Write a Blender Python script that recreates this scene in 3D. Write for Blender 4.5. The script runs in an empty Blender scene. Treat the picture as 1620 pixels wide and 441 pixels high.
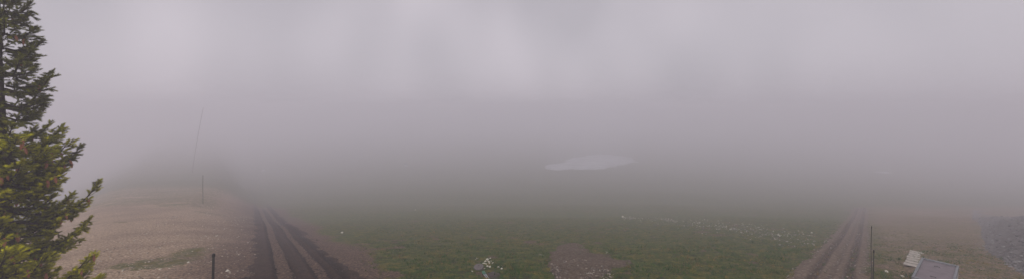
import bpy, math, random
import numpy as np
R = math.radians
rng = np.random.default_rng(7)
random.seed(7)
scene = bpy.context.scene
C = scene.collection

# ---------------------------------------------------------------- camera
cd = bpy.data.cameras.new('camera')
cam = bpy.data.objects.new('camera', cd)
C.objects.link(cam)
CAM_H, F, HY = 6.0, 560.0, 170.0            # height in m, focal length and horizon row of the 1620 px wide frame
cam.location = (0, 0, CAM_H)
cam.rotation_euler = (R(90), 0, 0)
cd.sensor_width = 36.0
cd.lens = 36.0 * F / 1620.0
cd.shift_y = -(220.5 - HY) / 1620.0
cd.clip_start = 0.1
cd.clip_end = 2000
scene.camera = cam

# ---------------------------------------------------------------- world, sun, exposure
w = bpy.data.worlds.new('World'); scene.world = w
w.use_nodes = True
nt = w.node_tree; nt.nodes.clear()
SUN_EL, SUN_ROT = R(48), R(205)
sky = nt.nodes.new('ShaderNodeTexSky'); sky.sky_type = 'NISHITA'; sky.sun_disc = False
sky.sun_elevation = SUN_EL; sky.sun_rotation = SUN_ROT
sky.air_density = 1.0; sky.dust_density = 4.0
hsv = nt.nodes.new('ShaderNodeHueSaturation'); hsv.inputs['Saturation'].default_value = 0.10
nt.links.new(sky.outputs[0], hsv.inputs['Color'])
# closed cloud cover: the sky's light evened out by soft, slightly coloured cloud
tc = nt.nodes.new('ShaderNodeTexCoord')
mp = nt.nodes.new('ShaderNodeMapping'); mp.inputs['Location'].default_value = (1.3, 0.45, 0.2); mp.inputs['Scale'].default_value = (1.0, 1.0, 0.6)
nt.links.new(tc.outputs['Generated'], mp.inputs['Vector'])
nz = nt.nodes.new('ShaderNodeTexNoise'); nz.inputs['Scale'].default_value = 4.2
nz.inputs['Detail'].default_value = 1.0; nz.inputs['Roughness'].default_value = 0.45
nt.links.new(mp.outputs[0], nz.inputs['Vector'])
cr = nt.nodes.new('ShaderNodeValToRGB')
cr.color_ramp.elements[0].position = 0.30; cr.color_ramp.elements[0].color = (4.60, 4.30, 4.82, 1)
cr.color_ramp.elements[1].position = 0.72; cr.color_ramp.elements[1].color = (6.25, 5.75, 6.35, 1)
nt.links.new(nz.outputs['Fac'], cr.inputs[0])
mx = nt.nodes.new('ShaderNodeMix'); mx.data_type = 'RGBA'; mx.inputs['Factor'].default_value = 0.80
nt.links.new(hsv.outputs[0], mx.inputs[6]); nt.links.new(cr.outputs[0], mx.inputs[7])
bg = nt.nodes.new('ShaderNodeBackground'); bg.inputs['Strength'].default_value = 0.10
out = nt.nodes.new('ShaderNodeOutputWorld')
nt.links.new(mx.outputs[2], bg.inputs['Color']); nt.links.new(bg.outputs[0], out.inputs[0])

sl = bpy.data.lights.new('sun', 'SUN'); sl.energy = 1.3; sl.angle = R(30); sl.color = (1.0, 0.965, 0.92)
so = bpy.data.objects.new('sun', sl); C.objects.link(so)
so.rotation_euler = (R(90) - SUN_EL, 0, R(-25))

vs = scene.view_settings
scene.display_settings.display_device = 'sRGB'
vs.view_transform = 'Standard'; vs.look = 'None'; vs.exposure = 0.11; vs.gamma = 1.0; vs.use_curve_mapping = False
scene.render.engine = 'CYCLES'
cy = scene.cycles
cy.volume_bounces = 3; cy.max_bounces = 8; cy.diffuse_bounces = 3
cy.use_denoising = True
try: cy.denoiser = 'OPENIMAGEDENOISE'
except Exception: pass
FOG = 0.0079

# ---------------------------------------------------------------- helpers
def smooth(a, b, x):
    t = np.clip((np.asarray(x, float) - a) / (b - a), 0, 1)
    return t * t * (3 - 2 * t)

def _hash(ix, iy, s):
    n = (ix.astype(np.int64) * 374761393 + iy.astype(np.int64) * 668265263 + s * 974634777) & 0x7fffffff
    n = ((n ^ (n >> 13)) * 1274126177) & 0x7fffffff
    return ((n ^ (n >> 16)) & 0xffff) / 65535.0

def noise(x, y, scale, seed=0, octaves=3):
    x = np.asarray(x, float) / scale; y = np.asarray(y, float) / scale
    tot, amp, nrm = 0.0, 1.0, 0.0
    for o in range(octaves):
        ix, iy = np.floor(x), np.floor(y); fx, fy = x - ix, y - iy
        fx = fx * fx * (3 - 2 * fx); fy = fy * fy * (3 - 2 * fy)
        s = seed + o * 17
        v = (_hash(ix, iy, s) * (1 - fx) + _hash(ix + 1, iy, s) * fx) * (1 - fy) + \
            (_hash(ix, iy + 1, s) * (1 - fx) + _hash(ix + 1, iy + 1, s) * fx) * fy
        tot = tot + amp * v; nrm += amp; amp *= 0.5; x = x * 2.03 + 11.7; y = y * 2.03 + 5.3
    return tot / nrm                                     # 0..1

def mesh_obj(name, V, Fc, mat, parent=None, shade=False, col=None):
    """One mesh object; Fc an n x 3 / n x 4 array or a list of tuples; col = per-vertex rgb."""
    me = bpy.data.meshes.new(name)
    if isinstance(Fc, np.ndarray):
        V = np.asarray(V, np.float32); k = Fc.shape[1]
        me.vertices.add(len(V)); me.vertices.foreach_set('co', V.ravel())
        me.loops.add(Fc.size); me.loops.foreach_set('vertex_index', Fc.astype(np.int32).ravel())
        me.polygons.add(len(Fc))
        me.polygons.foreach_set('loop_start', np.arange(0, Fc.size, k, dtype=np.int32))
        me.update(calc_edges=True)
    else:
        me.from_pydata([tuple(v) for v in V], [], Fc)
    if col is not None:
        a = me.color_attributes.new('tint', 'FLOAT_COLOR', 'POINT')
        c4 = np.ones((len(V), 4), np.float32); c4[:, :3] = col
        a.data.foreach_set('color', c4.ravel())
    if shade: me.polygons.foreach_set('use_smooth', np.ones(len(me.polygons), bool))
    me.materials.append(mat); me.validate(); me.update()
    o = bpy.data.objects.new(name, me); C.objects.link(o)
    if parent is not None: o.parent = parent
    return o

def tag(o, label=None, cat=None, group=None, kind=None):
    if label: o['label'] = label
    if cat: o['category'] = cat
    if group: o['group'] = group
    if kind: o['kind'] = kind
    return o

def thing(name, label, cat, loc=(0, 0, 0), rz=0.0, group=None):
    o = bpy.data.objects.new(name, None); C.objects.link(o)
    o.location = loc; o.rotation_euler = (0, 0, rz); o.empty_display_size = 0.2
    return tag(o, label, cat, group)

def tube(pts, radii, n=7, cap=True):
    """Tapered tube along a polyline -> verts, faces (list)."""
    P = np.asarray(pts, float); V, Fc = [], []
    m = len(P)
    for i in range(m):
        d = P[min(i + 1, m - 1)] - P[max(i - 1, 0)]; d = d / (np.linalg.norm(d) + 1e-9)
        a = np.cross(d, (0, 0, 1) if abs(d[2]) < 0.9 else (1, 0, 0)); a /= np.linalg.norm(a)
        b = np.cross(d, a)
        for k in range(n):
            t = 2 * math.pi * k / n
            V.append(P[i] + radii[i] * (math.cos(t) * a + math.sin(t) * b))
    for i in range(m - 1):
        for k in range(n):
            k2 = (k + 1) % n
            Fc.append((i * n + k, i * n + k2, (i + 1) * n + k2, (i + 1) * n + k))
    if cap:
        Fc.append(tuple(range(n - 1, -1, -1))); Fc.append(tuple((m - 1) * n + k for k in range(n)))
    return V, Fc

def join(parts):
    V, Fc = [], []
    for v, f in parts:
        b = len(V); V.extend(v); Fc.extend(tuple(i + b for i in q) for q in f)
    return V, Fc

def box(x0, x1, y0, y1, z0, z1):
    V = [(x0, y0, z0), (x1, y0, z0), (x1, y1, z0), (x0, y1, z0), (x0, y0, z1), (x1, y0, z1), (x1, y1, z1), (x0, y1, z1)]
    return V, [(0, 3, 2, 1), (4, 5, 6, 7), (0, 1, 5, 4), (1, 2, 6, 5), (2, 3, 7, 6), (3, 0, 4, 7)]

def bevel(o, wd=0.01, seg=2):
    m = o.modifiers.new('bevel', 'BEVEL'); m.width = wd; m.segments = seg; m.limit_method = 'ANGLE'
    return o

# ---------------------------------------------------------------- materials
def material(name, rough=0.8, spec=0.3):
    m = bpy.data.materials.new(name); m.use_nodes = True
    b = m.node_tree.nodes['Principled BSDF']
    b.inputs['Roughness'].default_value = rough; b.inputs['Specular IOR Level'].default_value = spec
    return m, m.node_tree, b

def add_noise(t, scale, detail=4, rough=0.6, vec=None):
    n = t.nodes.new('ShaderNodeTexNoise'); n.inputs['Scale'].default_value = scale
    n.inputs['Detail'].default_value = detail; n.inputs['Roughness'].default_value = rough
    if vec is not None: t.links.new(vec, n.inputs['Vector'])
    return n

def ramp(t, src, stops):
    r = t.nodes.new('ShaderNodeValToRGB'); e = r.color_ramp.elements
    while len(e) < len(stops): e.new(0.5)
    for i, (p, c) in enumerate(stops): e[i].position = p; e[i].color = (*c, 1)
    t.links.new(src, r.inputs[0]); return r

def mixc(t, fac, a, b, mode='MIX'):
    m = t.nodes.new('ShaderNodeMix'); m.data_type = 'RGBA'; m.blend_type = mode
    for s, i in ((fac, 0), (a, 6), (b, 7)):
        if isinstance(s, (int, float)): m.inputs[i].default_value = s
        elif isinstance(s, tuple): m.inputs[i].default_value = (*s, 1)
        else: t.links.new(s, m.inputs[i])
    return m.outputs[2]

def add_bump(t, b, src, strength, dist):
    n = t.nodes.new('ShaderNodeBump'); n.inputs['Strength'].default_value = strength; n.inputs['Distance'].default_value = dist
    t.links.new(src, n.inputs['Height']); t.links.new(n.outputs[0], b.inputs['Normal'])

def coords(t):
    return t.nodes.new('ShaderNodeTexCoord').outputs['Object']

def speckled(name, c0, c1, scale, rough=0.85, spec=0.25, bump=0.5, dist=0.02, c2=None):
    m, t, b = material(name, rough, spec); v = coords(t)
    n = add_noise(t, scale, 5, 0.65, v)
    st = [(0.32, c0), (0.68, c1)] if c2 is None else [(0.3, c0), (0.55, c1), (0.75, c2)]
    t.links.new(ramp(t, n.outputs['Fac'], st).outputs[0], b.inputs['Base Color'])
    if bump: add_bump(t, b, add_noise(t, scale * 2.2, 4, 0.6, v).outputs['Fac'], bump, dist)
    return m

def tinted(name, rough=0.7, spec=0.25, trans=0.0, nscale=60.0, namt=0.35):
    """Colour read from the mesh's own per-piece tint, broken up by noise."""
    m, t, b = material(name, rough, spec)
    a = t.nodes.new('ShaderNodeVertexColor'); a.layer_name = 'tint'
    n = add_noise(t, nscale, 3, 0.6, coords(t))
    r = ramp(t, n.outputs['Fac'], [(0.3, (1 - namt,) * 3), (0.7, (1 + namt,) * 3)])
    c = mixc(t, 1.0, a.outputs[0], r.outputs[0], 'MULTIPLY')
    t.links.new(c, b.inputs['Base Color'])
    if trans:
        tr = t.nodes.new('ShaderNodeBsdfTranslucent'); t.links.new(c, tr.inputs['Color'])
        ms = t.nodes.new('ShaderNodeMixShader'); ms.inputs[0].default_value = trans
        o = t.nodes['Material Output']
        t.links.new(b.outputs[0], ms.inputs[1]); t.links.new(tr.outputs[0], ms.inputs[2]); t.links.new(ms.outputs[0], o.inputs[0])
    return m

M = {}
# meadow, earth and gravel: the kind of ground is an attribute of the place (r = grass, g = gravel)
m, t, b = material('ground', 0.9, 0.15); v = coords(t)
a = t.nodes.new('ShaderNodeVertexColor'); a.layer_name = 'tint'
sp = t.nodes.new('ShaderNodeSeparateColor'); t.links.new(a.outputs[0], sp.inputs[0])
big, mid, fine = add_noise(t, 0.33, 4, 0.6, v), add_noise(t, 2.4, 5, 0.65, v), add_noise(t, 12.0, 5, 0.7, v)
grass = ramp(t, mid.outputs['Fac'], [(0.39, (0.006, 0.014, 0.0005)), (0.50, (0.028, 0.072, 0.002)), (0.61, (0.150, 0.110, 0.014))]).outputs[0]
straw = ramp(t, fine.outputs['Fac'], [(0.42, (0.010, 0.020, 0.001)), (0.51, (0.050, 0.066, 0.003)), (0.60, (0.24, 0.14, 0.035))]).outputs[0]
grass = mixc(t, ramp(t, big.outputs['Fac'], [(0.38, (0.2,) * 3), (0.66, (0.60,) * 3)]).outputs[0], grass, straw)
earth = ramp(t, fine.outputs['Fac'], [(0.38, (0.020, 0.011, 0.007)), (0.50, (0.080, 0.048, 0.030)), (0.62, (0.22, 0.14, 0.09))]).outputs[0]
grav = ramp(t, fine.outputs['Fac'], [(0.38, (0.11, 0.074, 0.046)), (0.50, (0.35, 0.245, 0.155)), (0.62, (0.58, 0.44, 0.31))]).outputs[0]
base = mixc(t, sp.outputs[1], earth, grav)
# ragged frontier between turf and earth
th = t.nodes.new('ShaderNodeMath'); th.operation = 'ADD'; t.links.new(sp.outputs[0], th.inputs[0])
sub = t.nodes.new('ShaderNodeMath'); sub.operation = 'MULTIPLY_ADD'; sub.inputs[1].default_value = 1.5; sub.inputs[2].default_value = -0.75
t.links.new(mid.outputs['Fac'], sub.inputs[0]); t.links.new(sub.outputs[0], th.inputs[1])
fr = ramp(t, th.outputs[0], [(0.36, (0,) * 3), (0.64, (1,) * 3)]).outputs[0]
t.links.new(mixc(t, fr, base, grass), b.inputs['Base Color'])
add_bump(t, b, fine.outputs['Fac'], 0.8, 0.06)
M['ground'] = m
M['mud'] = speckled('mud', (0.012, 0.007, 0.006), (0.042, 0.026, 0.021), 3.5, 0.62, 0.35, 0.7, 0.05, (0.090, 0.058, 0.045))
M['track'] = speckled('track', (0.058, 0.040, 0.028), (0.15, 0.110, 0.078), 6.0, 0.92, 0.08, 0.7, 0.05, (0.27, 0.22, 0.175))
M['soil'] = speckled('soil', (0.032, 0.022, 0.014), (0.120, 0.086, 0.058), 9.0, 0.95, 0.1, 0.9, 0.06, (0.22, 0.19, 0.165))
M['snow'] = speckled('snow', (0.26, 0.26, 0.27), (0.54, 0.555, 0.58), 0.12, 0.6, 0.3, 0.4, 0.1)
M['stone'] = tinted('stone', 0.8, 0.3, 0, 40, 0.3)
M['palestone'] = speckled('palestone', (0.42, 0.38, 0.31), (0.70, 0.66, 0.57), 14, 0.85, 0.25, 0.4, 0.01)
M['greystone'] = speckled('greystone', (0.075, 0.066, 0.060), (0.16, 0.145, 0.135), 3, 0.9, 0.2, 0.6, 0.05)
M['grass'] = tinted('grass', 0.75, 0.2, 0.25, 3.0, 0.25)
M['needle'] = tinted('needle', 0.5, 0.4, 0.35, 14.0, 0.30)
M['bark'] = speckled('bark', (0.026, 0.019, 0.015), (0.075, 0.058, 0.047), 22, 0.95, 0.1, 0.9, 0.02)
M['cone'] = speckled('cone', (0.30, 0.11, 0.06), (0.55, 0.25, 0.15), 70, 0.7, 0.25, 0.6, 0.004)
M['pole'] = speckled('pole', (0.012, 0.012, 0.009), (0.035, 0.034, 0.024), 12, 0.7, 0.3, 0.4, 0.006)
M['poletop'] = speckled('poletop', (0.008, 0.008, 0.008), (0.02, 0.02, 0.018), 12, 0.6, 0.3, 0)
M['lid'] = speckled('lid', (0.085, 0.072, 0.070), (0.15, 0.130, 0.125), 9, 0.75, 0.3, 0.4, 0.01)
M['concrete'] = speckled('concrete', (0.30, 0.28, 0.27), (0.46, 0.43, 0.41), 5, 0.9, 0.2, 0.4, 0.01)
M['greyrim'] = speckled('greyrim', (0.12, 0.125, 0.135), (0.20, 0.205, 0.215), 6, 0.6, 0.35, 0.3, 0.005)
M['steel'] = speckled('steel', (0.11, 0.088, 0.095), (0.17, 0.140, 0.148), 3, 0.55, 0.35, 0.3, 0.01)
M['plank'] = speckled('plank', (0.26, 0.23, 0.19), (0.46, 0.42, 0.37), 9, 0.85, 0.2, 0.4, 0.006)
M['alu'] = speckled('alu', (0.26, 0.28, 0.32), (0.44, 0.46, 0.50), 20, 0.4, 0.5, 0)
M['green'] = speckled('green', (0.03, 0.14, 0.085), (0.06, 0.22, 0.13), 20, 0.5, 0.4, 0)
M['wood'] = speckled('wood', (0.06, 0.048, 0.036), (0.13, 0.105, 0.08), 30, 0.9, 0.15, 0)

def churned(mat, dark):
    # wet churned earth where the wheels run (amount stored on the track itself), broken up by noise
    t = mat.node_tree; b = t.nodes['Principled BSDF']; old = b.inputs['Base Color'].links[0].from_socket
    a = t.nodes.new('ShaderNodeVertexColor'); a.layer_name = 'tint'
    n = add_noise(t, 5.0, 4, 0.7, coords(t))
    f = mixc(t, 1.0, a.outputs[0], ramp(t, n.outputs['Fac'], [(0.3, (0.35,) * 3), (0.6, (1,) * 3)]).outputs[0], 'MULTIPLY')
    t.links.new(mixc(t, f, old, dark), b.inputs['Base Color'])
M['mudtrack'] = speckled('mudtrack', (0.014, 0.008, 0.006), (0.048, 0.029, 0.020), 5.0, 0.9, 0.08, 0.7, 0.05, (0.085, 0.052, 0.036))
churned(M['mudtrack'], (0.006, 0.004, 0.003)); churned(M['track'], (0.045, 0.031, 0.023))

# ---------------------------------------------------------------- terrain
KD = np.array([-200, 0, 12.3, 15, 18, 24.5, 34, 42, 54, 68, 84, 117, 161, 222, 300, 420, 800.0])
KZ = np.array([0, 0, 0, -.62, -1.39, -3.19, -5.53, -7.5, -10.4, -13.4, -16.5, -21.1, -25.6, -29.7, -32.4, -35.0, -43.0])
_D = np.arange(-200, 800, 0.5); _Z = np.interp(_D, KD, KZ)
_k = np.ones(7) / 7; _Z = np.convolve(np.pad(_Z, 3, 'edge'), _k, 'valid')

def depth_of_row(py):                     # how far off the open slope shows in a row of the frame
    return float(np.interp(-(py - HY) / F, -(CAM_H - _Z[416:]) / _D[416:], _D[416:]))

def plan_line(pts):
    d = np.array([depth_of_row(p[1]) for p in pts]); x = np.array([(p[0] - 810) / F for p in pts]) * d
    o = np.argsort(d); d, x = d[o], x[o]
    d = np.r_[d[0] - 30, d, d[-1] + 400]; x = np.r_[x[0] - 30 * (x[1] - x[0]) / (d[2] - d[1]), x, x[-1] + 400 * (x[-1] - x[-2]) / (d[-2] - d[-3])]
    f = np.arange(d[0], d[-1], 1.0); g = np.interp(f, d, x); k = np.ones(9) / 9
    g = np.convolve(np.pad(g, 4, 'edge'), k, 'valid')
    return lambda y: np.interp(y, f, g)

ROADX = plan_line([(481, 441), (457, 395), (434, 355), (407, 310), (378, 270)])
TRACKX = plan_line([(1311, 441), (1327, 408), (1341, 380), (1350, 360)])
EDGEX = plan_line([(150, 441), (190, 360), (225, 305), (250, 275)])

def road_u(x, y):   # distance across the muddy road on the open side, 0 at its left rut
    return np.asarray(x) - ROADX(y) + 1.0

def edge_u(x, y):   # negative beyond the brink where the ridge falls away
    return np.asarray(x) - EDGEX(y) + 3.0 * (noise(x, y, 9, 5, 2) - 0.5)

def height(x, y):
    x = np.asarray(x, float); y = np.asarray(y, float)
    p = np.interp(y, _D, _Z)
    p = p * (1 - 0.28 * smooth(2, -9, road_u(x, y)))
    e = np.minimum(edge_u(x, y), 0)
    p = p - np.minimum(0.42 * (np.sqrt(e * e + 30) - math.sqrt(30)), 45)
    far = smooth(16, 60, np.hypot(x, y))
    p = p + (noise(x, y, 14, 1, 3) - 0.5) * (0.15 + 0.45 * far) + (noise(x, y, 1.2, 2, 2) - 0.5) * 0.05 + (noise(x, y, 0.3, 3, 2) - 0.5) * 0.035
    return p

def hz(x, y):
    return float(height(np.array([x]), np.array([y]))[0])

def ground_at(px, py):
    """World point where the ground plan of the photograph has its pixel (used for laying out the plan)."""
    s = (py - HY) / F; q = (px - 810) / F
    d = np.linspace(6, 330, 3241)
    f = CAM_H - s * d - height(q * d, d)
    i = int(np.argmax(f < 0)) if (f < 0).any() else len(d) - 1
    return q * d[i], d[i], float(height(np.array([q * d[i]]), np.array([d[i]]))[0])

def grid_axis(lo, hi, n0, n1, step):
    a = [n0]; s = step
    while a[-1] < hi:
        if a[-1] >= n1: s *= 1.07
        a.append(a[-1] + s)
    b = []; s = step; v = n0
    while v > lo:
        s *= 1.07; v -= s; b.append(v)
    return np.array(b[::-1] + a)

def grass_amount(x, y):
    u = road_u(x, y); ut = np.asarray(x) - TRACKX(y)
    n = noise(x, y, 4, 31, 3)
    g = smooth(3.3, 6.3, u + 3.3 * (n - 0.5))
    g = g * (1 - 0.85 * np.exp(-((ut) / 1.75) ** 2))                      # beside the stony track
    g = g * (1 - 0.55 * smooth(0.8, 3.0, ut))                            # browner slope past the track
    ridge = smooth(0.60, 0.78, noise(x, y, 3.0, 41, 3)) * smooth(-2, -4, u) * 0.58
    ridge = np.maximum(ridge, 0.5 * smooth(25, 45, y) * smooth(-4, -6, u) * (n > 0.3))
    spots = smooth(0.66, 0.78, noise(x, y, 1.1, 51, 3)) * 0.75           # bare spots in the turf
    farther = 0.75 * smooth(45, 85, y)                                    # pasture closes over the far slopes
    return np.clip(np.maximum(np.maximum(g * (1 - spots), ridge), farther), 0, 1)

gx = grid_axis(-725, 725, -24, 30, 0.12); gy = grid_axis(-90, 725, 9.5, 36, 0.12)
gx = gx[(gx > -740) & (gx < 740)]; gy = gy[(gy > -95) & (gy < 740)]
X, Y = np.meshgrid(gx, gy); nx, ny = len(gx), len(gy)
Z = height(X, Y)
GV = np.stack([X, Y, Z], -1).reshape(-1, 3)
ii = (np.arange(ny - 1)[:, None] * nx + np.arange(nx - 1)[None, :]).ravel()
GF = np.stack([ii, ii + 1, ii + nx + 1, ii + nx], 1)
u = road_u(X, Y)
gcol = np.zeros((X.size, 3)); gcol[:, 0] = grass_amount(X, Y).ravel()
gcol[:, 1] = (smooth(-0.3, -5.6, u + 2.7 * (noise(X, Y, 2, 61, 2) - 0.5)) * (0.58 + 0.24 * smooth(0.36, 0.64, noise(X, Y * 0.6, 2.1, 71, 3)))).ravel()
gcol[:, 1] = np.maximum(gcol[:, 1], (0.34 * smooth(0.5, 3.0, X - TRACKX(Y)) * (0.5 + 0.8 * noise(X, Y, 2.4, 73, 3))).ravel())     # paler stony slope past the track
tag(mesh_obj('ground', GV, GF, M['ground'], None, True, gcol), kind='structure')
ZMIN = float(Z.min())

def strip(name, mat, cx, y0, y1, half, ruts, lift, tread=None, step=0.11, nseg=46, seed=0):
    """Earth track draped on the ground: its rim dips under the turf, its ruts are pressed in."""
    ys = [y0]
    while ys[-1] < y1: ys.append(ys[-1] + step * max(1.0, ys[-1] / 16.0))
    ys = np.array(ys); s = np.linspace(-1, 1, nseg)
    Yc, S = np.meshgrid(ys, s, indexing='ij')
    hw = half * (1 + 0.25 * (noise(Yc, S * 2, 1.7, seed + 3, 3) - 0.5))
    dx = S * hw; Xc = cx(Yc) + dx
    Zc = height(Xc, Yc) + lift - (lift + 0.07) * smooth(0.62, 1.0, np.abs(S) + 0.45 * (noise(Xc, Yc, 0.75, seed, 4) - 0.5))
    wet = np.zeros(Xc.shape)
    for r, wd, dp in ruts:
        o = r + 0.12 * (noise(Yc, r * 7 + 0 * Yc, 2.0, seed + 9, 2) - 0.5)
        q = (dx - o) / wd
        Zc -= dp * np.exp(-q ** 4) - 0.5 * dp * np.exp(-((np.abs(q) - 1.45) / 0.35) ** 2)
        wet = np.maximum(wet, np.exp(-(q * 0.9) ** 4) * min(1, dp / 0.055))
        if tread: Zc += tread * np.exp(-q ** 4) * np.sign(np.sin(Yc * 2 * math.pi / 0.28 + np.abs(q) * 2.2))
    Zc += (noise(Xc, Yc, 0.2, seed + 5, 2) - 0.5) * 0.028
    V = np.stack([Xc, Yc, Zc], -1).reshape(-1, 3)
    n = len(s); i = (np.arange(len(ys) - 1)[:, None] * n + np.arange(n - 1)[None, :]).ravel()
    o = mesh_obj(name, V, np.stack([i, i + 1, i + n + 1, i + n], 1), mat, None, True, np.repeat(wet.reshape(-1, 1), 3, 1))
    return tag(o, kind='structure')

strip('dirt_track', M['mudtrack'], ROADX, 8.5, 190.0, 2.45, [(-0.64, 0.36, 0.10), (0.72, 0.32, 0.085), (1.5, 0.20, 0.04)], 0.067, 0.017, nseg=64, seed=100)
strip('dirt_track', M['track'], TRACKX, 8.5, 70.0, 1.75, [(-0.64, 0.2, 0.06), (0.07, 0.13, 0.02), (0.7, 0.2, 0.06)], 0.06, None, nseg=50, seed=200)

def blob(name, mat, outline, h, seed, res=0.08, rag=0.24, dome=1.0):
    """Low uneven heap or sheet lying on the ground inside a plan outline."""
    P = np.array(outline); lo, hi = P.min(0) - 0.4, P.max(0) + 0.4
    xs = np.arange(lo[0], hi[0], res); ys = np.arange(lo[1], hi[1], res)
    A, B = np.meshgrid(xs, ys)
    inside = np.zeros(A.shape, bool); dist = np.full(A.shape, 1e9)
    for i in range(len(P)):
        p, q = P[i], P[(i + 1) % len(P)]
        cnd = ((p[1] > B) != (q[1] > B)) & (A < (q[0] - p[0]) * (B - p[1]) / (q[1] - p[1] + 1e-9) + p[0])
        inside ^= cnd
        e = q - p; tt = np.clip(((A - p[0]) * e[0] + (B - p[1]) * e[1]) / (e @ e), 0, 1)
        dist = np.minimum(dist, np.hypot(A - p[0] - tt * e[0], B - p[1] - tt * e[1]))
    sd = np.where(inside, dist, -dist) + rag * 1.6 * (noise(A, B, rag * 3, seed, 3) - 0.5) + rag * 1.1 * (noise(A, B, rag * 0.7, seed + 8, 3) - 0.5)
    hgt = np.where(sd > 0, h * np.minimum(1, (np.maximum(sd, 0) / (rag * 3)) ** 0.6) * (0.6 + 0.8 * noise(A, B, rag * 2.0, seed + 1, 3)), sd * 0.4)
    hgt += (noise(A, B, 0.2, seed + 4, 2) - 0.5) * h * 0.5 * (sd > 0)
    Zb = height(A, B) + np.maximum(hgt, -0.12)
    keep = sd > -0.3
    n, mm = A.shape[1], A.shape[0]
    i = (np.arange(mm - 1)[:, None] * n + np.arange(n - 1)[None, :])
    ok = (keep[:-1, :-1] & keep[1:, :-1] & keep[:-1, 1:] & keep[1:, 1:])
    i = i[ok]; Fb = np.stack([i, i + 1, i + n + 1, i + n], 1)
    used, inv = np.unique(Fb, return_inverse=True)
    V = np.stack([A, B, Zb], -1).reshape(-1, 3)[used]
    return mesh_obj(name, V, inv.reshape(-1, 4), mat, None, True)

plan = lambda pts: [ground_at(*p)[:2] for p in pts]
tag(blob('bare_soil', M['soil'], plan([(872, 400), (884, 389), (906, 383), (926, 390), (936, 402), (962, 403), (972, 411), (1000, 411), (998, 421), (966, 424), (950, 436), (940, 455), (882, 460), (872, 430), (866, 414)]), 0.11, 11), kind='structure')
tag(blob('bare_soil', M['mud'], plan([(772, 432), (782, 428), (790, 432), (790, 440), (780, 446), (774, 440)]), 0.035, 12, 0.04, 0.08), kind='structure')
sn = blob('snow_patch', M['snow'], plan([(857, 265), (866, 268.5), (880, 270), (892, 268.5), (905, 267), (925, 268), (940, 267.5), (968, 266), (988, 261), (1006, 256), (1000, 250), (975, 246), (950, 244), (925, 246), (905, 250), (893, 257), (872, 259)]), 0.9, 13, 0.7, 5.0)
tag(sn, 'broad snow patch lying on the meadow far off in the fog', 'snow')

# ---------------------------------------------------------------- stones
def ico(sub):
    import bmesh
    bm = bmesh.new(); bmesh.ops.create_icosphere(bm, subdivisions=sub, radius=1.0)
    bm.verts.ensure_lookup_table()
    V = np.array([v.co[:] for v in bm.verts]); Fc = np.array([[v.index for v in f.verts] for f in bm.faces]); bm.free()
    return V, Fc
ICO1, ICO2 = ico(1), ico(2)

def stone_shape(base, r, sq=(1, 0.8, 0.6), amp=0.3):
    V = base[0].copy()
    for _ in range(5):
        n = r.normal(size=3); n /= np.linalg.norm(n); d = 0.55 + 0.35 * r.random()
        k = V @ n; V = V - np.outer(np.maximum(k - d, 0), n)         # flat broken faces
    V = V * (1 + amp * 0.3 * r.normal(size=(len(V), 1)))
    return V * np.array(sq)

def scatter_stones(name, xy, size, cols, mat, sink=0.3, lift=None, label=None, cat=None, parent=None):
    shapes = [stone_shape(ICO1, rng, (1, .5 + .5 * rng.random(), .45 + .4 * rng.random())) for _ in range(10)]
    Vs, Fs, Cs = [], [], []; off = 0
    z = height(xy[:, 0], xy[:, 1]) + (0 if lift is None else lift)
    for i in range(len(xy)):
        S = shapes[i % 10]; a = rng.random() * 6.283; c, s = math.cos(a), math.sin(a)
        v = S * size[i]; v = np.stack([v[:, 0] * c - v[:, 1] * s, v[:, 0] * s + v[:, 1] * c, v[:, 2]], 1)
        v += (xy[i, 0], xy[i, 1], z[i] + size[i] * (0.45 - sink)); Vs.append(v); Fs.append(ICO1[1] + off); off += len(v)
        Cs.append(np.repeat(cols[i][None], len(v), 0))
    o = mesh_obj(name, np.concatenate(Vs), np.concatenate(Fs), mat, parent, False, np.concatenate(Cs))
    return tag(o, label, cat, None, 'stuff')

def stone_cols(n, c0, c1):
    k = rng.random((n, 1)) ** 1.5
    return np.array(c0) * (1 - k) + np.array(c1) * k

# gravel over the ridge beside the road
n = 5200; yy = 9.3 + 34 * rng.random(n) ** 1.6; uu = -0.7 - 7.7 * rng.random(n) ** 0.8
xx = uu + ROADX(yy) - 0.7; xy = np.stack([xx, yy], 1); xy = xy[edge_u(xx, yy) > -1.3]
keep = rng.random(len(xy)) < 0.25 + 0.9 * smooth(0.4, 0.7, noise(xy[:, 0], xy[:, 1], 1.5, 88, 3)); xy = xy[keep]
sz = 0.016 + 0.038 * rng.random(len(xy)) ** 4
scatter_stones('gravel', xy, sz, stone_cols(len(xy), (0.12, 0.09, 0.06), (0.60, 0.53, 0.42)), M['stone'], label='loose pale gravel strewn over the brown ridge', cat='gravel')
# stony band that runs from the meadow to the track
bt = np.array([ground_at(*p)[:2] for p in [(985, 343), (1045, 344), (1100, 345), (1160, 350), (1220, 359), (1290, 372)]])
bb = np.array([ground_at(*p)[:2] for p in [(985, 346), (1045, 352), (1100, 362), (1160, 372), (1220, 382), (1290, 394)]])
n = 2800; k = rng.random(n) * 4.999; j = k.astype(int); f = (k - j)[:, None]; q = np.clip(0.5 + 0.28 * rng.normal(size=(n, 1)), -0.2, 1.2)
xy = (bt[j] * (1 - f) + bt[j + 1] * f) * (1 - q) + (bb[j] * (1 - f) + bb[j + 1] * f) * q
keep = rng.random(n) < 0.25 + 1.1 * smooth(0.42, 0.68, noise(xy[:, 0], xy[:, 1], 1.4, 77, 2)); xy = xy[keep]; n = len(xy)
sz = 0.022 + 0.085 * rng.random(n) ** 4
scatter_stones('gravel', xy, sz, stone_cols(n, (0.09, 0.08, 0.065), (0.52, 0.47, 0.41)), M['stone'], label='band of pale rubble stones crossing the meadow towards the track', cat='rubble')
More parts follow.
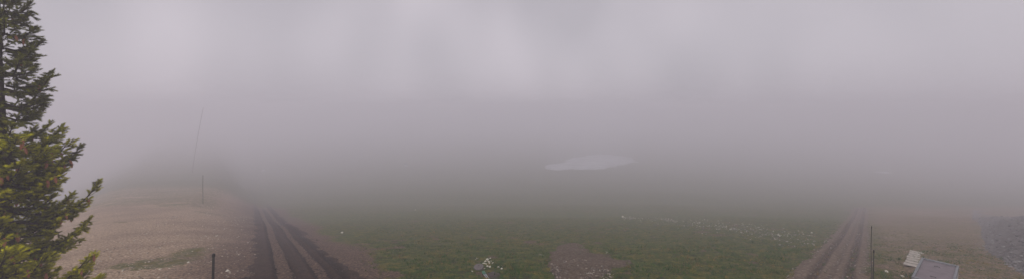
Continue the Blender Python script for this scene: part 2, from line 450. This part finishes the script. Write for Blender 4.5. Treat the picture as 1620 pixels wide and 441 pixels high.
# crumbs of soil and stone on both tracks, in the heap and in the turf
for cxf, half, n, c0, c1, lb in ((TRACKX, 1.6, 1700, (0.08, 0.065, 0.055), (0.34, 0.30, 0.26), 'small stones pressed into the brown rutted track'),
                                 (ROADX, 2.4, 1500, (0.03, 0.022, 0.018), (0.13, 0.10, 0.08), 'dark earth crumbs lying on the muddy road')):
    yy = 9.3 + 20 * rng.random(n) ** 1.5; xx = cxf(yy) + half * (2 * rng.random(n) - 1)
    sz = 0.013 + 0.034 * rng.random(n) ** 3
    scatter_stones('gravel', np.stack([xx, yy], 1), sz, stone_cols(n, c0, c1), M['stone'], 0.1, 0.04, lb, 'gravel')
n = 1800; xy = np.stack([1.45 + 3.1 * rng.random(n), 10.7 + 6 * rng.random(n)], 1)
xy = xy[np.hypot((xy[:, 0] - 2.6) / 1.13, (xy[:, 1] - 13.3) / 2.67) < 1]
scatter_stones('gravel', xy, 0.014 + 0.045 * rng.random(len(xy)) ** 3, stone_cols(len(xy), (0.05, 0.038, 0.028), (0.32, 0.27, 0.22)), M['stone'], 0.1, 0.08, 'soil clods and small stones on the bare heap in the turf', 'soil')

PALE = [mesh_obj('stone', stone_shape(ICO2, rng, (1, .75, .7), 0.12), ICO2[1], M['palestone']) for _ in range(5)]
_first = list(PALE)
def pale_stone(px, py, r, label, group=None, mat=None):
    x, y, z = ground_at(px, py)
    r *= 0.84 if py > 380 else 1.0
    i = random.randrange(5)
    o = bpy.data.objects.new('stone', PALE[i].data); C.objects.link(o)
    o.location = (x, y, z + 0.32 * r); o.scale = (r, r * random.uniform(.8, 1.1), r * random.uniform(.7, 1.0)); o.rotation_euler = (random.uniform(-.3, .3), random.uniform(-.3, .3), random.uniform(0, 6.3))
    return tag(o, label, 'stone', group)
for px, py, r in [(771, 410.5, .085), (775.5, 409, .05), (768, 414, .07), (766, 416.5, .06), (774, 414.5, .08), (774.5, 417, .06), (779, 417.5, .055), (771, 421.5, .075), (775, 422, .08), (764.5, 417, .045), (777, 413, .05), (769, 418, .05), (766.5, 424.5, .045), (772, 413, .06), (780, 415, .045)]:
    pale_stone(px, py, r, 'pale stone in the loose little pile beside the round lid', 'stones piled beside the round lid')
for px, py, r in [(788.5, 423, .06), (793, 421, .055), (793.5, 425, .06)]:
    pale_stone(px, py, r, 'pale stone of the three lying apart from the pile by the lid', 'three stones apart from the pile')
for px, py, r, lb in [(747, 429, .05, 'small pale stone on the turf at the near edge of the round lid'),
                      (360, 429, .075, 'pale stone on brown earth between the nearest dark pole and the rut'),
                      (298, 415, .06, 'pale stone on the gravel ridge beyond the nearest dark pole'),
                      (463, 407, .06, 'pale stone lying between the two ruts of the muddy road'),
                      (468, 434, .06, 'pale stone at the near edge of the muddy road between its ruts'),
                      (430, 437, .06, 'pale stone beside the tyre-printed rut of the muddy road'),
                      (985, 343, .20, 'big pale stone at the far tip of the rubble band'),
                      (541, 368, .11, 'lone pale stone on the brown slope past the muddy road'),
                      (1403, 430, .09, 'pale stone in the grass between the thin pole and the pallet'),
                      (1428, 438, .07, 'small pale stone in the grass just below the pallet'),
                      (898, 419.5, .05, 'small white stone on top of the bare soil heap'),
                      (657, 332, .16, 'flat pale stone alone on the misty meadow')]:
    pale_stone(px, py, r, lb)
for o in _first: bpy.data.objects.remove(o)

# far boulder with snow left at its foot, and snow remnants deep in the fog
x, y, z = ground_at(643, 262)
t_ = thing('boulder', 'dark boulder with a scrap of snow at its foot, lost in fog', 'boulder', (x, y, z))
V = stone_shape(ICO2, rng, (1.1, 0.9, 1.25), 0.2); mesh_obj('rock', V + (0, 0, 0.9), ICO2[1], M['pole'], t_)
V = stone_shape(ICO2, rng, (1.1, 0.5, 0.4), 0.2); mesh_obj('snow', V + (0, -1.2, 0.2), ICO2[1], M['snow'], t_)
for px, py, sx, lb in [(416, 270, 1.3, 'small scrap of old snow beside the muddy road in fog'), (1397, 273, 3.2, 'faint scrap of old snow beyond the thin poles in thick fog')]:
    x, y, z = ground_at(px, py)
    o = mesh_obj('snow_patch', stone_shape(ICO2, rng, (sx, sx * 0.9, 0.5), 0.2) + (0, 0, 0.1), ICO2[1], M['snow'], None, True)
    o.location = (x, y, z); tag(o, lb, 'snow')

# ---------------------------------------------------------------- rubble bank on the far side of the bend
bk = np.array([(17.3, 9.3), (17.9, 11.2)] + plan([(1617, 431), (1596, 420), (1567, 400), (1556, 382), (1549, 362), (1545, 345), (1546, 330)]))
tt = np.linspace(0, len(bk) - 1, 170); ki = np.arange(len(bk))
fx, fy = np.interp(tt, ki, bk[:, 0]), np.interp(tt, ki, bk[:, 1])
kern = np.ones(15) / 15
fx = fx + 1.1 * (noise(tt, 0 * tt, 0.5, 310, 3) - 0.5); fx = np.convolve(np.pad(fx, 7, 'edge'), kern, 'valid'); fy = np.convolve(np.pad(fy, 7, 'edge'), kern, 'valid')
dxx, dyy = np.gradient(fx), np.gradient(fy); L = np.hypot(dxx, dyy); nxn, nyn = dyy / L, -dxx / L
prof = np.array([(-0.7, -0.2), (0, 0), (0.6, 0.45), (1.4, 1.05), (2.0, 1.5), (2.6, 1.7), (3.2, 1.6), (3.6, 2.1), (4.3, 2.9), (5.0, 3.4), (6.5, 3.55), (9.0, 3.6), (14, 3.3)]) * 0.7
def bank_point(i, s):
    o = np.interp(s, np.arange(len(prof)), prof[:, 0]); h = np.interp(s, np.arange(len(prof)), prof[:, 1])
    fade = smooth(0, 10, i) * smooth(169, 120, i)
    x = np.interp(i, np.arange(170), fx) + o * np.interp(i, np.arange(170), nxn); y = np.interp(i, np.arange(170), fy) + o * np.interp(i, np.arange(170), nyn)
    z = height(x, y) * 0.3 + 0.7 * height(np.interp(i, np.arange(170), fx), np.interp(i, np.arange(170), fy)) + h * fade + 0.33 * (noise(x, y, 0.6, 300, 3) - 0.5) * (h > 0.1)
    return np.stack([x, y, z], -1)
I_, S_ = np.meshgrid(np.arange(170.0), np.linspace(0, len(prof) - 1, 48), indexing='ij')
BV = bank_point(I_, S_).reshape(-1, 3); i = (np.arange(169)[:, None] * 48 + np.arange(47)[None, :]).ravel()
bank = thing('rubble_bank', 'dark stepped bank of broken rock curving beyond the covered pit', 'embankment', (bk[3][0], bk[3][1], hz(*bk[3])))
off = np.array(bank.location)
mesh_obj('earth_bank', BV - off, np.stack([i, i + 1, i + 49, i + 48], 1), M['greystone'], bank, True)
n = 5000; P = bank_point(6 + 150 * rng.random(n) ** 1.5, 9.5 * rng.random(n) ** 1.15)
Vs, Fs, Cs = [], [], []; o_ = 0; cols = stone_cols(n, (0.07, 0.066, 0.064), (0.24, 0.23, 0.225))
shp = [stone_shape(ICO1, rng, (1, .7, .6)) for _ in range(9)]
for k in range(n):
    s = 0.027 + 0.08 * rng.random() ** 2.5; a = rng.random() * 6.283; c, q = math.cos(a), math.sin(a); v = shp[k % 9] * s
    Vs.append(np.stack([v[:, 0] * c - v[:, 1] * q, v[:, 0] * q + v[:, 1] * c, v[:, 2]], 1) + P[k] - off); Fs.append(ICO1[1] + o_); o_ += len(v)
    Cs.append(np.repeat(cols[k][None], len(v), 0))
tag(mesh_obj('rubble', np.concatenate(Vs), np.concatenate(Fs), M['stone'], bank, False, np.concatenate(Cs)), kind='stuff')

# ---------------------------------------------------------------- grass
def tufts(name, n, xr, yr, label, hscale=1.0, pw=1.7, ws=1.0):
    y = yr[0] + (yr[1] - yr[0]) * rng.random(n) ** pw; x = xr[0] + (xr[1] - xr[0]) * rng.random(n)
    x = x * (y / yr[1]) ** 0.55 if xr[0] < 0 < xr[1] else x
    g = grass_amount(x, y); k = rng.random(n) < np.clip(g * 1.1, 0, 1) * (0.25 + 0.9 * noise(x, y, 0.75, 95, 3))
    soil = (np.hypot((x - 2.6) / 1.27, (y - 13.3) / 3.1) < 1); k &= ~soil; k &= rng.random(n) < smooth(yr[1], yr[0] + 5, y)
    x, y = x[k], y[k]; m = len(x); z = height(x, y)
    nb = 5; h = (0.024 + 0.042 * rng.random((m, nb)) ** 1.5) * hscale * (0.6 + 1.3 * smooth(0.45, 0.75, noise(x, y, 0.55, 99, 2)))[:, None]
    a = rng.random((m, nb)) * 6.283; wv = (0.004 + 0.006 * rng.random((m, nb))) * ws
    bx = x[:, None] + 0.024 * rng.normal(size=(m, nb)); by = y[:, None] + 0.024 * rng.normal(size=(m, nb)); bz = z[:, None] - 0.01 + 0 * bx
    ln = h * (0.3 + 0.8 * rng.random((m, nb))); b2 = a + 1.57
    p0 = np.stack([bx + wv * np.cos(b2), by + wv * np.sin(b2), bz], -1); p1 = np.stack([bx - wv * np.cos(b2), by - wv * np.sin(b2), bz], -1)
    p2 = np.stack([bx + ln * np.cos(a), by + ln * np.sin(a), bz + h], -1)
    V = np.stack([p0, p1, p2], 2).reshape(-1, 3); Fc = np.arange(len(V)).reshape(-1, 3)
    dry = (rng.random(m) < 0.12 + 0.45 * smooth(0.5, 0.75, noise(x, y, 1.2, 97, 3)))[:, None]
    col = np.where(dry, np.array((0.20, 0.13, 0.03)), np.array((0.030, 0.084, 0.003))) * (0.6 + 0.8 * rng.random((m, 1)))
    return tag(mesh_obj(name, V, Fc, M['grass'], None, False, np.repeat(col, nb * 3, 0)), label, 'grass', None, 'stuff')
tufts('grass', 210000, (-18, 50), (10, 62), 'short damp meadow grass between the two tracks')
tufts('grass', 2600, (-9, 24), (10, 24), 'coarse darker tussocks standing out of the short meadow grass', 2.3, 1.5, 2.2)

# ---------------------------------------------------------------- poles
def pole(px, ptop, length, rad, label, name='snow_pole', lean=(0, 0), base=None):
    q = (px - 810) / F
    if base is None:
        y = (CAM_H - length) / ((ptop - HY) / F); x = q * y
    else:
        x, y, _ = ground_at(px, base); length = (base - ptop) / F * y
    z = hz(x, y)
    p = thing(name, label, 'pole', (x, y, z))
    pts = [(lean[0] * k ** 1.2 + 0.010 * math.sin(k * 7), lean[1] * k, -0.3 + (length + 0.3 - 0.09) * k) for k in np.linspace(0, 1, 9)]
    V, Fc = tube(pts, np.linspace(rad, rad * 0.85, 9), 10); mesh_obj('shaft', V, Fc, M['pole'], p, True)
    e = np.array(pts[-1]); V, Fc = tube([e, e + (0, 0, .07), e + (0, 0, .09)], [rad * 1.12, rad * 1.12, rad * 0.6], 10); mesh_obj('cap', V, Fc, M['poletop'], p)
    return p
pole(337.5, 400, 2.0, 0.035, 'thick dark snow pole, the nearest one, standing on gravel')
pole(321, 277, None, 0.030, 'thin dark snow pole standing farther along the gravel ridge', base=322)
pole(1382, 394, 2.0, 0.013, 'thin dark pole beside the rutted track, the clearer of two')
pole(1378.5, 352, 2.0, 0.011, 'fainter thin pole just behind another beside the rutted track')
pole(304, 170, None, 0.055, 'tall slender leaning mast fading in fog above the ridge', 'mast', (3.2, 0.4), 273)

# ---------------------------------------------------------------- round lid
x, y, z = ground_at(757.5, 426)
sh = thing('shaft_cover', 'dark round lid on a low concrete ring beside a stone pile', 'manhole', (x, y, z))
sh.scale = (.68,) * 3
def disc(r0, prof, n=28, ripple=0):
    V, Fc = [], []
    for r, h in prof:
        for k in range(n): V.append((r * math.cos(6.2832 * k / n), r * math.sin(6.2832 * k / n), h))
    for i in range(len(prof) - 1):
        for k in range(n): Fc.append((i * n + k, i * n + (k + 1) % n, (i + 1) * n + (k + 1) % n, (i + 1) * n + k))
    V.append((0, 0, prof[-1][1])); c = len(V) - 1; b0 = (len(prof) - 1) * n
    for k in range(n): Fc.append((b0 + k, b0 + (k + 1) % n, c))
    return V, Fc
V, Fc = disc(0, [(0.27, -0.15), (0.27, 0.05), (0.255, 0.06), (0.20, 0.06)]); mesh_obj('ring', V, Fc, M['greystone'], sh)
V, Fc = disc(0, [(0.27, 0.075), (0.285, 0.085), (0.285, 0.13), (0.27, 0.145), (0.24, 0.145), (0.235, 0.138), (0.20, 0.140)])
ld = mesh_obj('lid', V, Fc, M['lid'], sh); ld.rotation_euler = (R(11), R(-2), 0); ld.location.z = 0.03
V, Fc = box(-.045, .045, .09, .115, .139, .155)
hd = mesh_obj('lid_grip', V, Fc, M['poletop'], ld)

# ---------------------------------------------------------------- ladder lying by the lid
x, y, z = ground_at(764.5, 432.5); x2, y2, z2 = ground_at(776, 446)
ang = math.atan2(y2 - y, x2 - x)
la = thing('ladder', 'narrow pale metal ladder with a green end lying near the round lid', 'ladder', (x, y, z + 0.04), ang)
la.rotation_euler = (0, R(-3), ang); la.scale = (.68,) * 3
for s in (-1, 1):
    V, Fc = box(0.30, 3.0, s * 0.05 - 0.012, s * 0.05 + 0.012, 0, 0.06); bevel(mesh_obj('rail', V, Fc, M['alu'], la), 0.006)
for k in range(9):
    V, Fc = tube([(0.42 + 0.28 * k, -0.038, 0.03), (0.42 + 0.28 * k, 0.038, 0.03)], [0.014, 0.014], 8); mesh_obj('rung', V, Fc, M['alu'], la)
for s in (-1, 1):
    V, Fc = box(-0.05, 0.297, s * 0.045 - 0.028, s * 0.045 + 0.028, -0.01, 0.085); bevel(mesh_obj('end_cap', V, Fc, M['green'], la), 0.015)

# ---------------------------------------------------------------- covered pit and pallet
q0 = np.array([13.2, 11.67]); q1 = np.array([15.27, 13.17])                # long near-left edge of the top, front to back
ex = (q1 - q0) / np.linalg.norm(q1 - q0); ey = np.array([ex[1], -ex[0]])   # ey points to the right-hand side
Lp, Wp, Hp = 3.75, 1.25, 0.80
zc = hz(*((q0 + q1) / 2 + ey * 0.4))
pit = thing('covered_pit', 'low concrete pit with a sunken dark cover and raised rim', 'pit', (q0[0], q0[1], zc), math.atan2(ex[1], ex[0]))
pit.scale = (2 / 3,) * 3
# local axes: x along ex, y = left of ex, so the body spans y from -Wp to 0
V, Fc = join([box(0, Lp, -Wp, -Wp + .12, -1.6, Hp - .15), box(0, Lp, -.12, 0, -1.6, Hp - .15), box(0, .12, -Wp + .12, -.12, -1.6, Hp - .15), box(Lp - .12, Lp, -Wp + .12, -.12, -1.6, Hp - .15)])
bevel(mesh_obj('wall', V, Fc, M['concrete'], pit), 0.012)
for x0, x1, y0, y1 in ((-.03, Lp + .03, -Wp - .03, -Wp + .06), (-.03, Lp + .03, -.06, .03), (-.03, .10, -Wp + .062, -.062), (Lp - .10, Lp + .03, -Wp + .062, -.062)):
    V, Fc = box(x0, x1, y0, y1, Hp - .148, Hp); bevel(mesh_obj('rim', V, Fc, M['greyrim'], pit), 0.01)
V, Fc = box(.102, Lp - .102, -Wp + .062, -.062, Hp - .14, Hp - .07); cv = mesh_obj('cover', V, Fc, M['steel'], pit)
for xx in (0.9, 2.8):
    V, Fc = tube([(xx, -.5, Hp - .07), (xx, -.5, Hp - .035), (xx, -.68, Hp - .035), (xx, -.68, Hp - .07)], [.012] * 4, 6); mesh_obj('handle', V, Fc, M['poletop'], cv)

a0, a1, a2 = (np.array(ground_at(*p)) for p in ((1430, 421), (1440, 397), (1461, 398)))
d = (a1 - a0)[:2]; Ld = np.linalg.norm(d); ez = math.atan2(d[1], d[0])
pal = thing('pallet', 'pale slatted wooden pallet lying against the concrete pit', 'pallet', tuple(a0), ez)
pal.rotation_euler = (0, math.atan2(a0[2] - a1[2], Ld), ez)
Wd = abs(float(np.cross(d / Ld, (a2 - a1)[:2])))
Wd = max(Wd, 0.6); ns = 7; pitch = Ld / ns
for k in range(3):
    yy = -Wd * (0.06 + 0.44 * k); V, Fc = box(0, Ld, yy - .035, yy + .035, -0.05, 0.08); mesh_obj('bearer', V, Fc, M['wood'], pal)
for k in range(ns):
    j = rng.normal(size=4) * 0.015
    V, Fc = box(k * pitch + .02, (k + 1) * pitch - 0.26 * pitch, -Wd + j[0], j[1], 0.082, 0.105 + 0.01 * j[2]); bevel(mesh_obj('slat', V, Fc, M['plank'], pal), 0.006)

# ---------------------------------------------------------------- bits of broken wood on the turf
for px, py, ln, az, lb in [(857, 404, .45, 2.6, 'pale twig on the turf just before the soil heap'), (931, 437, .5, .4, 'forked white twig at the near foot of the soil heap'),
                           (960, 402, .35, 1.0, 'pale twig at the far rim of the soil heap'), (754, 410, .3, .9, 'thin pale twig in the turf beyond the round lid')]:
    x, y, z = ground_at(px, py)
    c, s = math.cos(az), math.sin(az)
    parts = [tube([(-c * ln / 2, -s * ln / 2, .02), (0, .03, .05), (c * ln / 2, s * ln / 2, .03)], [.018, .016, .008], 6),
             tube([(0, .03, .05), (c * ln * .3 - s * .12, s * ln * .3 + c * .12, .09)], [.011, .005], 5),
             tube([(c * ln * .2, s * ln * .2, .04), (c * ln * .45 + s * .1, s * ln * .45 - c * .1, .07)], [.010, .004], 5)]
    V, Fc = join(parts); o = mesh_obj('twig', V, Fc, M['plank']); o.scale = (.68,) * 3; o.location = (x, y, z + .07 * (px > 900)); tag(o, lb, 'twig')

# ---------------------------------------------------------------- spruce
TX, TY = -10.85, 7.55; TZ = hz(TX, TY); TOP = 9.3
tree = thing('spruce_tree', 'tall spruce with hanging brown cones, yellow-green shoots and ragged boughs', 'tree', (TX, TY, TZ))
HT = TOP - TZ
tp = [(0.05 * math.sin(k * 5), 0.05 * math.cos(k * 4), -0.2 + (HT + 0.2) * k) for k in np.linspace(0, 1, 18)]
V, Fc = tube(tp, [0.15 * (1 - k) ** 0.9 + 0.012 for k in np.linspace(0, 1, 18)], 12); mesh_obj('trunk', V, Fc, M['bark'], tree, True)

VIEW = math.atan2(0.82, 0.57)                                # heading of boughs seen side-on, towards the open slope
sh_p, sh_d, sh_l, sh_w, sh_c = [], [], [], [], []            # shoots: base, direction, length, width, colour
cones = []
def radius_at(zw):                                           # crown radius at a world height
    return np.interp(zw + 3.0, [0.5, 2.5, 4.5, 6.0, 7.4, 8.6, 9.8, 11.0, 11.8, 12.3], [1.7, 1.80, 1.65, 1.5, 1.35, 1.02, 0.76, 0.46, 0.26, 0.05])
def unit(v): return v / (np.linalg.norm(v) + 1e-9)

def shoot(p, d, age, l=None, lower=0.0):
    sh_p.append(p); sh_d.append(unit(d)); sh_l.append((0.065 + 0.05 * random.random()) if l is None else l)
    sh_w.append(0.030 + 0.012 * random.random())
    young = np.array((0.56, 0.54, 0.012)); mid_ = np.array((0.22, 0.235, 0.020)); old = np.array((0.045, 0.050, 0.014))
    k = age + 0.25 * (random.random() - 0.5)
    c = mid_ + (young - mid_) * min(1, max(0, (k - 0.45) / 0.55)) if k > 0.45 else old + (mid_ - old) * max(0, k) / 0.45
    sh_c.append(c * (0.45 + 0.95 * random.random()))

def bough(zw, az, Lb, dense, rise, youth):
    """One bough: woody axis, side twigs that hang a little, shoots on all of them."""
    parts = []; ca, sa = math.cos(az), math.sin(az); out_ = np.array((ca, sa, 0)); side = np.array((-sa, ca, 0)); up = np.array((0, 0, 1.0))
    n = 9; pts = []
    wob = random.uniform(-.08, .08)
    for k in range(n):
        q = k / (n - 1)
        pts.append(out_ * (0.03 + Lb * q) + side * (wob * Lb * math.sin(q * 3)) + up * (zw - TZ + Lb * (rise * q - 0.34 * math.sin(q * 2.3) * 0.8 + 0.36 * q ** 3)))
    pts = np.array(pts); rad = 0.006 + (0.010 + 0.014 * Lb) * (1 - np.linspace(0, 1, n)) ** 0.8
    parts.append(tube(pts, rad, 6))
    at = lambda q: np.array([np.interp(q * (n - 1), np.arange(n), pts[:, i]) for i in range(3)])
    tang = lambda q: unit(at(min(q + .05, 1)) - at(max(q - .05, 0)))
    step = 0.042 / dense; q = 0.16 + 0.1 * random.random(); s = 1
    while q < 1.0:
        p0 = at(q); tg = tang(q); s = -s
        tl = min(0.55, (0.10 + 0.42 * Lb * (1 - q) ** 0.8 * min(1, q * 2.2))) * random.uniform(.55, 1.2)
        a = R(random.uniform(38, 66)); droop = random.uniform(-0.55, 0.12) * (1.1 - 0.7 * q)
        if random.random() < 0.18: droop = -1.0
        dr = unit(tg * math.cos(a) + side * s * math.sin(a) + up * droop)
        end = p0 + dr * tl + up * 0.10 * tl; midp = p0 + dr * tl * 0.5 - up * 0.03 * tl
        parts.append(tube([p0, midp, end], [0.0055, 0.004, 0.0025], 4, False))
        m = max(2, int(tl / 0.040 * dense)); bare = random.random() < 0.10
        for j in range(m):
            f = (j + 0.7) / m
            if f < 0.25 and q < 0.55: continue
            if bare and f < 0.7: continue
            pp = p0 + (end - p0) * f; sd = unit(np.cross(dr, up)) * (1 if j % 2 else -1)
            d = dr * 0.65 + sd * 0.7 + up * random.uniform(-.45, .75) + np.array([random.gauss(0, .25) for _ in range(3)])
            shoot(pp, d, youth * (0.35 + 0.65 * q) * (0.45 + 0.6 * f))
        shoot(end - dr * .01, dr + up * .25, youth * (0.7 + 0.3 * q))
        if random.random() < (0.10 if zw < 6.6 else 0.035) * dense and tl > .12 and q > .3: cones.append((end - dr * 0.03, random.random()))
        q += step / Lb * random.uniform(.7, 1.3)
    for j in range(int(8 * dense * Lb)):                       # shoots standing on the axis near its end
        q = 0.55 + 0.45 * random.random(); d = tang(q) * .5 + up * random.uniform(.1, 1) + side * random.uniform(-.9, .9)
        shoot(at(q), d, youth)
    for j in range(6): shoot(at(1.0) - tang(1) * .02 * j, tang(1) * .9 + up * random.uniform(-.1, .7) + side * random.uniform(-.7, .7), youth)
    V, Fc = join(parts); mesh_obj('branch', V, Fc, M['bark'], tree)

zw = 0.6 + TZ; az0 = 0.0
while zw < TOP - 0.15:
    zz = zw + 3.0; nb = 6 if zz > 4 else 5; az0 += 0.9
    for k in range(nb):
        az = az0 + k * 6.283 / nb + random.uniform(-.3, .3)
        rel = abs((az - VIEW + math.pi) % (2 * math.pi) - math.pi)
        facing = abs((az - math.atan2(-TY, -TX) + math.pi) % (2 * math.pi) - math.pi)
        visible = zz > 2.6
        dense = (1.05 if zz < 8.6 else 0.8) if visible and (rel < 1.7 or facing < 1.2) else (0.55 if visible else 0.4)
        Lb = float(radius_at(zw)) * random.uniform(0.55, 1.0)
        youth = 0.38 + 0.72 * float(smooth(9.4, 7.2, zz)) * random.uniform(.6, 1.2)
        rise = 0.05 + 0.30 * float(smooth(8.0, 12.0, zz))
        if rel < 0.55 and 4 < zz < 11.3: Lb *= 0.66             # the named boughs below make the outline there
        bough(zw, az, max(Lb, 0.12), dense, rise, youth)
    zw += random.uniform(0.23, 0.37) if zz > 3.5 else 0.5
# boughs that make the ragged outline towards the slope: tip column and row in the frame
for px, py, rise, youth in [(36, 2, .6, .35), (52, 25, .5, .35), (72, 70, .45, .35), (60, 95, .3, .4), (88, 118, .40, .4), (80, 160, .25, .4), (105, 205, .30, .65), (133, 236, .30, .30),
                            (100, 262, .1, .8), (163, 291, .38, .85), (120, 312, .05, .8), (148, 350, .15, .95), (125, 372, 0, .9), (152, 410, .1, .95), (140, 436, -.05, .9), (158, 470, -.1, .9)]:
    az = VIEW + random.uniform(-.25, .25); c, s = math.cos(az), math.sin(az); q = (px - 810) / F
    Lb = (q * TY - TX) / (c - q * s)                          # bough length whose tip stands in that column
    Lb -= 0.09; d = TY + s * Lb; ztip = CAM_H - (py - HY) / F * d
    bough(ztip - Lb * (rise - .20 + .36) + 0.05, az, Lb, 1.15, rise, youth)

# needles: each shoot is a brush of needle blades round its axis
P = np.array(sh_p); Dn = np.array(sh_d); Ln = np.array(sh_l); Wn = np.array(sh_w); Cn = np.array(sh_c); ns_ = len(P)
ref = np.where(np.abs(Dn[:, 2:3]) < .9, np.array([[0, 0, 1.0]]), np.array([[1.0, 0, 0]]))
A = np.cross(Dn, ref); A /= np.linalg.norm(A, axis=1, keepdims=True); B = np.cross(Dn, A)
NR, NP = 6, 6; Vall = []; Call = []
for r_ in range(NR):
    f = (r_ + 0.3) / NR
    for k in range(NP):
        th = 2 * math.pi * (k / NP) + r_ * 0.9 + rng.random(ns_) * 0.7
        rad = (np.cos(th)[:, None] * A + np.sin(th)[:, None] * B); tan_ = (-np.sin(th)[:, None] * A + np.cos(th)[:, None] * B)
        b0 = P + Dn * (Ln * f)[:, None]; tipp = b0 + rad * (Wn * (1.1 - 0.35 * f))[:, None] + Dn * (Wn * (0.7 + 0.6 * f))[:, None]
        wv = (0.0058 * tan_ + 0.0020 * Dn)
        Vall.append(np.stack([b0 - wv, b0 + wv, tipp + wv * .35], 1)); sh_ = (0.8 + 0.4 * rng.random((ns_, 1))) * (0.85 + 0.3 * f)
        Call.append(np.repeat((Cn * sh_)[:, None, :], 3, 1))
NV = np.concatenate(Vall).reshape(-1, 3); NC = np.concatenate(Call).reshape(-1, 3)
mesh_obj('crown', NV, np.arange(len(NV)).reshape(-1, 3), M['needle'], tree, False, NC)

# cones: overlapping scales in rings
V, Fc = [], []
nr, nk = 7, 8
for i in range(nr):
    q = i / (nr - 1); r0 = 0.019 * math.sin(math.pi * (0.10 + 0.82 * q)) ** 0.7
    for k in range(nk):
        t0 = 2 * math.pi * (k + 0.5 * (i % 2)) / nk
        for a, rr, zz in ((t0 - .45, r0 * .86, -.125 * q), (t0 + .45, r0 * .86, -.125 * q), (t0, r0 * 1.18, -.125 * q - .022)):
            V.append((rr * math.cos(a), rr * math.sin(a), zz))
        b_ = len(V) - 3; Fc.append((b_, b_ + 1, b_ + 2))
v2, f2 = tube([(0, 0, .01), (0, 0, 0), (0, 0, -.05), (0, 0, -.10), (0, 0, -.14)], [.004, .012, .017, .013, .004], 8)
V, Fc = join([(V, Fc), (v2, f2)])
proto = None
random.shuffle(cones)
for p, r_ in cones[:260]:
    if proto is None:
        proto = mesh_obj('cone', V, Fc, M['cone'], tree); o = proto
    else:
        o = proto.copy(); C.objects.link(o); o.parent = tree
    o.location = p; s = 0.9 + 0.4 * r_; o.scale = (s * 1.25, s * 1.25, s); o.rotation_euler = (random.uniform(-.2, .2), random.uniform(-.2, .2), r_ * 6)

# ---------------------------------------------------------------- fog
m = bpy.data.materials.new('haze'); m.use_nodes = True; t = m.node_tree; t.nodes.clear()
pv = t.nodes.new('ShaderNodeVolumePrincipled'); pv.inputs['Color'].default_value = (0.92, 0.90, 0.96, 1)
pv.inputs['Density'].default_value = FOG; pv.inputs['Anisotropy'].default_value = 0.15
mo = t.nodes.new('ShaderNodeOutputMaterial'); t.links.new(pv.outputs[0], mo.inputs['Volume'])
V, Fc = box(-760, 760, -100, 760, ZMIN - 1.0, 10.2)
tag(mesh_obj('haze', V, Fc, m), 'thick pale mountain fog filling the whole view', 'fog', None, 'stuff')
